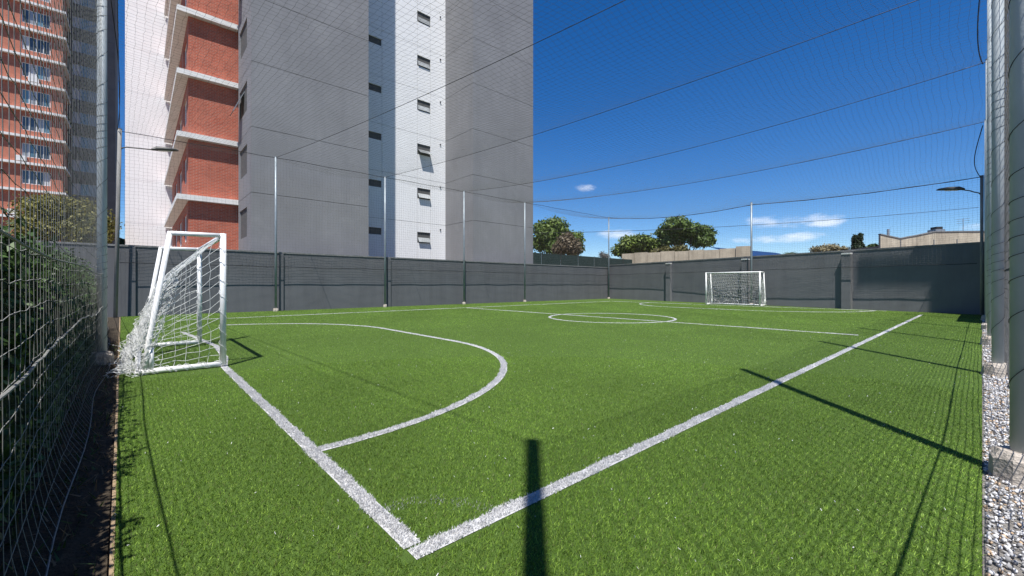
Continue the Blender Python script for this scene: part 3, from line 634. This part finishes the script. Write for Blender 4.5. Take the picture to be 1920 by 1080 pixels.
for i in range(len(SPAN)-1):
    gap = np.linalg.norm(cab[i+1].mean(0)-cab[i].mean(0)); nn = max(4, int(round(gap/MESH)))
    for k in range(nn + (1 if i == len(SPAN)-2 else 0)):
        u = k/nn; p = cab[i]*(1-u) + cab[i+1]*u; p = p.copy()
        p[:,2] -= (.34 if i else .2)*4*u*(1-u)*(.8+.25*np.sin(tt*9+i*2)); rows.append(p)
G = np.array(rows); G += rng.normal(0, .010, G.shape)*np.array([1, 1, .6])
G[:,:,0] += .03*np.sin(G[:,:,1]*2.1); A0, B0 = grid_segs(G)
tag(strands('roof_net', A0, B0, .0021, M['rope']), 'sagging dark overhead net roofing the pitch between the poles', 'net')
def side_net(path, ztop, zbot, mesh, m, r, label, parts=True, wave=.04, rope_r=.006, jit=.010, skirt=0.0, top_f=None, rope_z=None):
    path = np.array(path, float); sg = np.linalg.norm(np.diff(path, axis=0), axis=1); cum = np.concatenate([[0], np.cumsum(sg)]); tot = cum[-1]
    nu = int(tot/mesh)+1; u = np.linspace(0, tot, nu); X = np.interp(u, cum, path[:,0]); Y = np.interp(u, cum, path[:,1])
    ZT = np.interp(u, cum, ztop) if top_f is None else top_f(u/tot); ZB = np.interp(u, cum, zbot)
    nv = int((np.max(ZT)-np.min(ZB))/mesh)+1; s = np.linspace(0, 1, nv)
    Z = ZB[:,None] + (ZT-ZB)[:,None]*s[None]
    dx = np.gradient(X); dy = np.gradient(Y); l_ = np.hypot(dx, dy); nx, ny = -dy/l_, dx/l_
    bul = wave*(np.sin(u*1.1)[:,None]*np.sin(s*7)[None] + .6*np.sin(u*2.7+1)[:,None]*np.sin(s*13+2)[None])*np.sin(np.pi*s)[None]
    if skirt: bul = bul + skirt*np.clip((.35-Z)/.35, 0, 1)**2*(1+.3*np.sin(u*1.7))[:,None]
    G = np.stack([X[:,None]+nx[:,None]*bul, Y[:,None]+ny[:,None]*bul, Z + .012*np.sin(u*2.3)[:,None]], 2)
    jn = rng.normal(0, jit*.15, bul.shape); ja = rng.normal(0, jit, bul.shape); jz = rng.normal(0, jit, bul.shape); jz[:,-1] = 0; jz[:,0] = 0
    G[:,:,0] += nx[:,None]*jn + ny[:,None]*ja; G[:,:,1] += ny[:,None]*jn - nx[:,None]*ja; G[:,:,2] += jz
    t = thing('side_net', (path[0][0], path[0][1], 0), label, 'net')
    A0, B0 = grid_segs(G); strands('mesh', A0, B0, r, m, t)
    MB().tube([tuple(p) for p in G[::3, 0]], rope_r, 5).build('bottom_rope', M['rope_dark'] if m is not M['rope_pale'] else m, t)
    MB().tube([tuple(p) for p in G[::3, -1]], rope_r, 5).build('top_rope', M['rope_dark'], t)
    if rope_z: MB().tube([(X[i], Y[i], rope_z+.02*math.sin(u[i]*.9)) for i in range(0, nu, 3)], .0065, 6).build('border_rope', M['rope_dark'], t)
    return t, G
tL, GL = side_net([(.06, -.09), (-1.3, -.30), (-4.5, -.40), GP, (-21.25, -.94)], [7.3, 7.2, 7.1, 7.1, 6.9], [.03]*5, .12, M['rope_pale'], .0016, 'pale square-mesh net hanging along the hedge on the left', skirt=-.10, rope_r=.004, wave=.004, jit=.005)
path = [(GL[i, 7]) for i in range(0, len(GL), 2)]
MB().tube([(p[0], p[1]+.01, 1.36+.015*math.sin(i*.35)) for i, p in enumerate(path)], .006, 6).build('border_rope', M['rope_pale'], tL)
MB().tube([(p[0], p[1]+.01, p[2]+.02*math.sin(i*.35)) for i, p in enumerate(path)], .006, 6).build('border_rope', M['rope_pale'], tL)
kn = GL[:70, :20].reshape(-1, 3); v, f, c = pebbles(kn, np.full(len(kn), .0042), np.full((len(kn),3), .42)); np_mesh('knots', v, f, M['rope_pale'], tL)
side_net([(.19, -.075), (.245, 4.05), (.215, 8.45), (.20, 12.65), (.19, 16.9), (.18, 21.3), (.06, 24.8)], [7.4, 7.4, 7.4, 7.4, 7.2, 6.7, 5.4], [.06]*7, .12, M['rope'], .0029, 'dark square-mesh net hanging between the gravel strip poles', wave=.005, rope_r=.005, jit=.004, rope_z=1.38)
zl = [6.9, 6.97, 6.97, 6.97, 6.97, 6.95]
side_net([(-21.3, -.5)] + [(LPX, y) for y in LPY], zl, [2.02]*6, .13, M['rope'], .0024, 'fine dark net strung between the thin poles above the left wall', wave=.03, rope_r=.012)
fpl = [tuple(span_pt(5, t)) for t in np.linspace(0, 1, 25)]
side_net([(p[0], min(p[1], yfar(p[0])-.28)) for p in fpl], [p[2] for p in fpl], [2.05]*25, .13, M['rope'], .0022, 'fine dark net hanging above the far wall behind the far goal', wave=.03, rope_r=.012)
# loose black cords beside the poles
c1_ = [Vector((-21.2, -.5, 6.95)), Vector((-19.5, -.48, 8.0)), Vector((-16.5, -.46, 8.9)), Vector((-13, -.44, 8.2)), Vector((-8.94, -.41, 7.2))]
def smooth_line(pts, n=30):
    P_ = np.array([tuple(p) for p in pts]); t = np.linspace(0, 1, len(P_)); q = np.linspace(0, 1, n)
    deg = len(P_)-1; return np.stack([np.polyval(np.polyfit(t, P_[:,k], deg), q) for k in range(3)], 1)
dL, yL = 15.5, 0
def pxline(spec): return [(*at(px, d), CAMH+(HZ-py)/F*d) for px, py, d in spec]
tag(MB().tube(smooth_line(pxline([(1841, -40, 10.6), (1834, 30, 10.8), (1834, 85, 11), (1843, 120, 11.3)])), .012, 6).build('slack_cord', M['rope_dark']), 'black slack cord looping down to the top of a right-hand pole', 'cord')
tag(MB().tube(smooth_line(pxline([(1843, 235, 14.2), (1829, 285, 14.8), (1828, 312, 15.4), (1838, 332, 16.2)])), .013, 6).build('slack_cord', M['rope_dark']), 'black slack cord hanging above the right-hand lamp pole', 'cord')
tag(MB().tube(smooth_line(pxline([(221, 243, 15.4), (224, 150, 14.2), (216, 60, 12.6), (203, -40, 11)])), .012, 6).build('slack_cord', M['rope_dark']), 'black overhead service cord rising from the left lamp pole', 'cord')
pl = [(*at(1000, 60), 8.6), (*at(1400, 60), 9.7), (*at(1835, 60), 12.3)]
tag(MB().tube(smooth_line(pl), .03, 5).build('utility_wire', M['cable']), 'thin utility wire crossing the sky beyond the far wall', 'wire')

# ------------------------------------------------------------------ goals
def goal(X0, X1, YF, sg, label, lush):
    """sg = -1: the net lies towards -y; +1: towards +y"""
    H, DT, DB = 1.95, .60, .93; rP, rB = .039, .031
    t = thing('football_goal', ((X0+X1)/2, YF, 0), label, 'goal')
    def p(x, y, z): return (x, YF + sg*y, z)
    for x in (X0, X1):
        MB().tube([p(x, 0, .03), p(x, 0, H)], rP, 14).build('post', M['goal'], t, smooth=True)
        MB().tube([p(x, rP, H-rB), p(x, DT, H-rB-.01)], rB, 12).build('top_bar', M['goal'], t, smooth=True)
        MB().tube([p(x, DT, H-.02), p(x, DB*.90, .35), p(x, DB*.93, .06)], rB, 12).build('back_stay', M['goal'], t, smooth=True)
        MB().tube([p(x, rP-.02, .045), p(x, DB, .045)], rP*.95, 12).build('ground_bar', M['goal'], t, smooth=True)
        MB().tube([p(x, DB*.86, .05), p(x, DB*.86, .36)], rB, 10).build('stub', M['goal'], t, smooth=True)
    MB().tube([p(X0+rP, 0, H-rP), p(X1-rP, 0, H-rP)], rP, 14).build('crossbar', M['goal'], t, smooth=True)
    MB().tube([p(X0, DB, .04), p(X1, DB, .04)], rP*.9, 12).build('rear_bar', M['goal'], t, smooth=True)
    # net: roof-and-back sheet swooping from the crossbar, gathered on the ground
    prof = np.array([(0.02, 1.91), (.22, 1.70), (.46, 1.47), (.68, 1.22), (.78, .90), (.90, .58), (1.0, .28), (1.08, .06), (1.15, .03), (1.08, .035)])
    pc = np.concatenate([[0], np.cumsum(np.linalg.norm(np.diff(prof, axis=0), axis=1))])
    segsA, segsB = [], []
    for rep in range(3 if lush else 1):
        nu, nv = int((X1-X0)/.115), int(pc[-1]/.105)
        u = np.linspace(X0+.02, X1-.02, nu); s = np.linspace(0, pc[-1], nv); yy = np.interp(s, pc, prof[:,0]); zz = np.interp(s, pc, prof[:,1])
        sag = np.sin((u-X0)/(X1-X0)*np.pi)[:,None]*np.exp(-((s-.9)/.6)**2)[None]*.10
        Gn = np.stack([np.repeat(u[:,None], nv, 1), yy[None]+np.zeros((nu,1)), zz[None]-sag], 2)
        low = np.clip((1.25-Gn[:,:,2:3])/1.2, 0, 1)
        Gn += rng.normal(0, 1, Gn.shape)*(.010 + .035*low)*np.array([1, 1, .7])
        if rep: keep_ = nv//3; Gn = Gn[:, keep_:] + rng.normal(0, .02, 3)*np.array([1, 1, .3])
        Gn[:,:,2] = np.maximum(Gn[:,:,2], .012); a, b = grid_segs(Gn); segsA.append(a); segsB.append(b)
    for x in (X0, X1):                          # side sheets
        ys = np.linspace(.03, .95, 8)
        top = np.interp(ys, prof[:9,0], prof[:9,1]); zs = np.linspace(0, 1, 15)
        Gs = np.stack([np.full((8,15), x), np.repeat(ys[:,None], 15, 1), .05 + (top-.05)[:,None]*zs[None] - .05*np.sin(np.pi*(ys/.95))[:,None]*np.sin(np.pi*zs)[None]], 2)
        Gs += rng.normal(0, .012, Gs.shape); a, b = grid_segs(Gs); segsA.append(a); segsB.append(b)
    if lush:                                    # gathers round the stays and heaps behind the rear bar
        for x in (X0, X1):
            for q in range(9):
                n = 60; s = np.linspace(0, 1, n); a_ = np.cumsum(rng.uniform(.1, .9, n)); rad = .034 + .02*rng.random(n)
                l_ = np.stack([x + np.cos(a_)*rad, .52+.38*s + np.sin(a_)*rad, 1.35*(1-s)+.04 + rng.normal(0, .015, n)], 1); segsA.append(l_[:-1]); segsB.append(l_[1:])
            for q in range(3):
                n = 50; s = np.linspace(0, 1, n); a_ = np.cumsum(rng.uniform(.2, .9, n)); l_ = np.stack([x+np.cos(a_)*.048, .02+.9*s, .05+np.sin(a_)*.048], 1); l_[:,2] = np.maximum(l_[:,2], .01); segsA.append(l_[:-1]); segsB.append(l_[1:])
            n = 70; s = np.linspace(0, 1, n); a_ = np.cumsum(rng.uniform(.3, 1.0, n)); l_ = np.stack([x+np.cos(a_)*.05, np.sin(a_)*.05, .1+1.75*s], 1); segsA.append(l_[:-1]); segsB.append(l_[1:])
        for q in range(42):
            n = 16; c = np.array([rng.uniform(X0-.05, X1+.1), rng.uniform(.88, 1.13), .03]); l_ = c + np.cumsum(rng.normal(0, .03, (n,3)), 0)*np.array([1.4, 1, .6]); l_[:,2] = np.clip(np.abs(l_[:,2]), .012, .22); segsA.append(l_[:-1]); segsB.append(l_[1:])
    a = np.concatenate(segsA); b = np.concatenate(segsB)
    tr = lambda q: np.stack([q[:,0], YF + sg*q[:,1], q[:,2]], 1)
    strands('net', tr(a), tr(b), .0032 if lush else .006, M['goal_net'], t)
goal(-10.55, -7.40, .93, -1, 'white steel football goal with bunched white net, close by on the left', True)
goal(-11.15, -8.2, 25.75, 1, 'small-looking white football goal in front of the far charcoal wall', False)

# ------------------------------------------------------------------ vegetation
def leaf_cloud(lobes, n, size, c_lo, c_hi, flat=.0, shell=.55, spread=.0):
    """leaf quads through ellipsoid lobes (cx,cy,cz,rx,ry,rz)"""
    lobes = np.array(lobes, float); wv = lobes[:,3]*lobes[:,4]+lobes[:,3]*lobes[:,5]; idx = rng.choice(len(lobes), n, p=wv/wv.sum()); Lb = lobes[idx]
    d = rng.normal(size=(n,3)); d /= np.linalg.norm(d, axis=1, keepdims=True); rad = shell + (1-shell)*rng.random(n)**.7
    rad *= 1 + .16*np.sin(d[:,0]*9+idx)*np.sin(d[:,1]*8+2*idx) + .13*rng.normal(size=n)
    C = Lb[:,:3] + d*Lb[:,3:]*rad[:,None]
    nrm = d*.7 + rng.normal(size=(n,3))*.6 + np.array([0,0,.35]); nrm /= np.linalg.norm(nrm, axis=1, keepdims=True)
    u = np.cross(nrm, rng.normal(size=(n,3))); u /= np.linalg.norm(u, axis=1, keepdims=True); v_ = np.cross(nrm, u)
    s = size*rng.uniform(.6, 1.4, n)[:,None]
    V = np.stack([C-u*s, C+v_*s*.45, C+u*s, C-v_*s*.45], 1).reshape(-1,3); f = np.arange(4*n).reshape(-1,4)
    t = np.clip(rng.random(n)*.8 + .2*rng.random(len(lobes))[idx], 0, 1)[:,None]
    col = np.array([c_lo])*(1-t) + np.array([c_hi])*t
    return V, f, np.repeat(np.c_[col, np.ones(n)], 4, axis=0)
def limb(mb, a, b, r0, r1, n=6, wob_=.08):
    a = Vector(a); b = Vector(b); ln = (b-a).length; pts = []; rs = []
    for i in range(n):
        t = i/(n-1); q = a.lerp(b, t); 
        if 0 < i < n-1: q = q + Vector((random.uniform(-1,1), random.uniform(-1,1), random.uniform(-.4,.6)))*ln*wob_
        pts.append(q); rs.append(r0+(r1-r0)*t)
    mb.tube(pts, rs, 7)
def tree(name, x, y, h, label, lobes, n, size, c_lo, c_hi, trunk_r=.25, cat='tree', fork=.35, group=None, shell=.5):
    t = thing(name, (x, y, 0), label, cat, group)
    mb = MB(); limb(mb, (x, y, -.1), (x, y, h*fork), trunk_r, trunk_r*.75, 5, .04)
    for lb in lobes: limb(mb, (x, y, h*fork*random.uniform(.8, 1)), (lb[0], lb[1], lb[2]), trunk_r*.5, trunk_r*.08, 6, .06)
    mb.build('trunk', M['bark'], t, smooth=True)
    v, f, c = leaf_cloud(lobes, n, size, c_lo, c_hi, shell=shell); np_mesh('crown', v, f, M['leaf'], t, c)
    return t
def lobes_px(spec, d):                         # (px, py, radius px, squash) -> lobes at depth d
    out = []
    for (px, py, rp, sq) in spec:
        dd_ = d + random.uniform(-1, 1)*rp/F*d*.6; p = at(px, dd_); r = rp/F*d; out.append((p[0], p[1], CAMH+(HZ-py)/F*dd_, r, r, r*sq))
    return out
PG0, PG1 = (.034, .070, .014), (.20, .28, .055)
p = at(1033, 85); tree('pine_tree', p[0], p[1], 13, 'rounded dark green pine beside the grey block corner', lobes_px([(1018,430,20,.8),(1040,424,24,.7),(1052,438,18,.8),(1015,455,22,.8),(1045,462,24,.8),(1075,466,20,.8),(1030,440,24,.8),(1080,448,16,.9)], 85), 8000, .36, PG0, PG1, .3)
p = at(1066, 72); tree('bare_tree', p[0], p[1], 10, 'brownish thin-leaved tree in front of the rounded pine', lobes_px([(1060,455,17,1.0),(1075,462,17,1.0),(1048,466,14,1.0),(1066,446,11,.9)], 72), 4200, .24, (.10, .075, .05), (.22, .175, .11), .16, shell=.15)
p = at(1192, 95); tree('pine_tree', p[0], p[1], 12, 'low spreading bright green pine left of the big umbrella pine', lobes_px([(1180,455,19,.75),(1205,452,22,.6),(1222,461,18,.8),(1165,470,18,.7),(1196,467,26,.6),(1235,470,16,.7)], 95), 6500, .36, (.028, .055, .010), (.23, .31, .05), .3)
p = at(1287, 92); tree('pine_tree', p[0], p[1], 16, 'big dark umbrella pine above the beige concrete wall', lobes_px([(1268,422,24,.65),(1250,436,20,.7),(1295,432,24,.6),(1318,438,22,.7),(1270,446,24,.6),(1312,452,20,.6),(1245,454,14,.7),(1330,452,12,.8)], 92), 9500, .36, PG0, (.17, .25, .05), .4)
p = at(1270, 80); tree('shrub', p[0], p[1], 7, 'yellowish shrub showing over the beige wall under the umbrella pine', lobes_px([(1250,470,14,.6),(1275,470,15,.6),(1232,474,12,.6)], 80), 2200, .32, (.06, .065, .02), (.18, .16, .05), .12, 'shrub')
p = at(1132, 110); tree('bare_tree', p[0], p[1], 8, 'small grey bare tree beside the corner wall pole', lobes_px([(1130,478,8,.8),(1138,482,7,.8)], 110), 700, .22, (.12, .12, .11), (.26, .25, .22), .1, shell=.1)
p = at(1482, 75); tp = thing('palm_tree', (p[0], p[1], 0), 'small dark palm crown above the blue roof', 'palm')
mb = MB(); limb(mb, (p[0], p[1], -.1), (p[0], p[1], 6.8), .2, .15, 5, .01); mb.build('trunk', M['bark'], tp)
for i in range(22):
    a = i*2.4; el = random.uniform(-.35, .9); s = MB(); ps = []
    for q in range(6):
        rr = .32*q; ps.append((p[0]+math.cos(a)*math.cos(el)*rr, p[1]+math.sin(a)*math.cos(el)*rr, 6.8+math.sin(el)*rr - .075*q*q*.6))
    for q in range(5):
        wv = .17*(1-abs(q-2)/4); tx, ty = -math.sin(a)*wv, math.cos(a)*wv
        s.quad((ps[q][0]-tx, ps[q][1]-ty, ps[q][2]-.05), (ps[q+1][0]-tx*.8, ps[q+1][1]-ty*.8, ps[q+1][2]-.05), ps[q+1], ps[q]); s.quad(ps[q], ps[q+1], (ps[q+1][0]+tx*.8, ps[q+1][1]+ty*.8, ps[q+1][2]-.05), (ps[q][0]+tx, ps[q][1]+ty, ps[q][2]-.05))
    if 'PALM' not in M: M['PALM'] = mat('palm_frond', (.045, .062, .022), .6, .2)
    s.build('frond', M['PALM'], tp)
p = at(1556, 70); tree('shrub', p[0], p[1], 7, 'pale brown twiggy bush above the far wall', lobes_px([(1535,468,14,.5),(1556,465,16,.5),(1578,468,13,.5)], 70), 2200, .2, (.16, .14, .08), (.36, .31, .17), .1, 'shrub', shell=.1)
p = at(1608, 68); tree('cypress_tree', p[0], p[1], 9.5, 'dark narrow twin-tipped cypress above the far wall', lobes_px([(1604,462,6,1.6),(1612,460,6,1.6),(1603,450,5,1.8),(1613,446,4.5,2.0),(1608,470,9,1.2)], 68), 3200, .22, (.012, .026, .010), (.035, .065, .022), .14)
p = at(1634, 85); tree('pine_tree', p[0], p[1], 8, 'small dark tree between the cypress and the beige building', lobes_px([(1628,466,6,.8),(1638,463,8,.7),(1644,469,6,.8)], 85), 1500, .3, PG0, (.07, .10, .03), .14)
p = at(110, 27); tree('broadleaf_tree', p[0], p[1], 6.6, 'olive green bushy tree behind the left wall in front of the brick block', lobes_px([(70,395,34,.8),(105,392,38,.75),(150,402,38,.8),(185,420,30,.9),(75,430,36,.7),(130,432,40,.7),(175,440,30,.8),(55,418,22,.9)], 27), 16000, .105, (.06, .07, .016), (.28, .26, .07), .14, fork=.5, shell=.3)
p = at(228, 60); tree('pine_tree', p[0], p[1], 8, 'dark treetop just beside the lamp pole over the left wall', lobes_px([(224,456,12,.7),(236,462,10,.7)], 60), 1500, .25, PG0, (.06, .10, .03), .15)
# hedge along the net
hd = thing('hedge', (-8, -1.3, 0), 'dense green hedge behind the net along the left side', 'hedge')
hl = []
xs = .9
while xs > -16.5:
    hh = 1.60 if xs > -11 else 1.60-.09*(-11-xs)
    yf = -.585 - (.006 if xs > -5 else .034)*abs(xs) - (0 if xs > -5 else -.14)
    for z_ in np.arange(.12, hh-.15, .3):
        for row in range(3):
            hl.append((xs+random.uniform(-.12, .12), yf-.34*row+random.uniform(-.07, .05), z_+random.uniform(-.08, .1), random.uniform(.2, .34), random.uniform(.17, .26), random.uniform(.18, .28)))
    xs -= .27
v, f, c = leaf_cloud(hl, 140000, .030, (.016, .036, .009), (.080, .150, .030), shell=.4); v[:,1] = np.minimum(v[:,1], -.43 - .01*np.sin(v[:,0]*9) - np.where(v[:,0] < -5, .02*(-5-v[:,0]), 0)); np_mesh('foliage', v, f, M['hedge_leaf'], hd, c)
nx_, nz_ = 120, 14; xx = np.linspace(1.0, -15.5, nx_); core = []            # opaque hedge heart, its inner shade painted near-black
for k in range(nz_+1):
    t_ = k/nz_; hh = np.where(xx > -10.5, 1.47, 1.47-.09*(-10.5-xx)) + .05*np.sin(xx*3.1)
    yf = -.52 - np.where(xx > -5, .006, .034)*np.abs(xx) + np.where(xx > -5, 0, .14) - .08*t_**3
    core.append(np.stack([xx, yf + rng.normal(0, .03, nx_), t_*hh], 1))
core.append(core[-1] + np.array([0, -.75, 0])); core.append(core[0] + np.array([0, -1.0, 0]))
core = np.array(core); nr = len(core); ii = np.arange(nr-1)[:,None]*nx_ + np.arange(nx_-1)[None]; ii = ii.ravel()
np_mesh('shade_core', core.reshape(-1,3), np.stack([ii, ii+1, ii+nx_+1, ii+nx_], 1), M['hedge_core'], hd)
mb = MB()
for i in range(45):
    x = -.3-.36*i; y = -1.1-.012*abs(x)
    for k in range(4): limb(mb, (x, y, -.05), (x+random.uniform(-.35,.35), y+random.uniform(-.4,.45), random.uniform(.7,1.3)), .016, .004, 5, .05)
mb.build('stems', M['bark'], hd)
sl_ = [(-random.uniform(2.5, 8), -2.3-random.uniform(0, .5), random.uniform(1.25, 1.75), .32, .3, .28) for _ in range(24)]
t = thing('shrub', (-5, -2.5, 0), 'yellow-green leafy shrub rising behind the hedge at the left edge', 'shrub')
v, f, c = leaf_cloud(sl_, 9000, .045, (.06, .075, .015), (.26, .25, .06), shell=.3); np_mesh('crown', v, f, M['leaf'], t, c)
mb = MB()
for q in sl_: limb(mb, (q[0], q[1], -.05), q[:3], .02, .005, 5, .05)
mb.build('stems', M['bark'], t)
for o in bpy.data.objects:
    if '_e' in o: del o['_e']
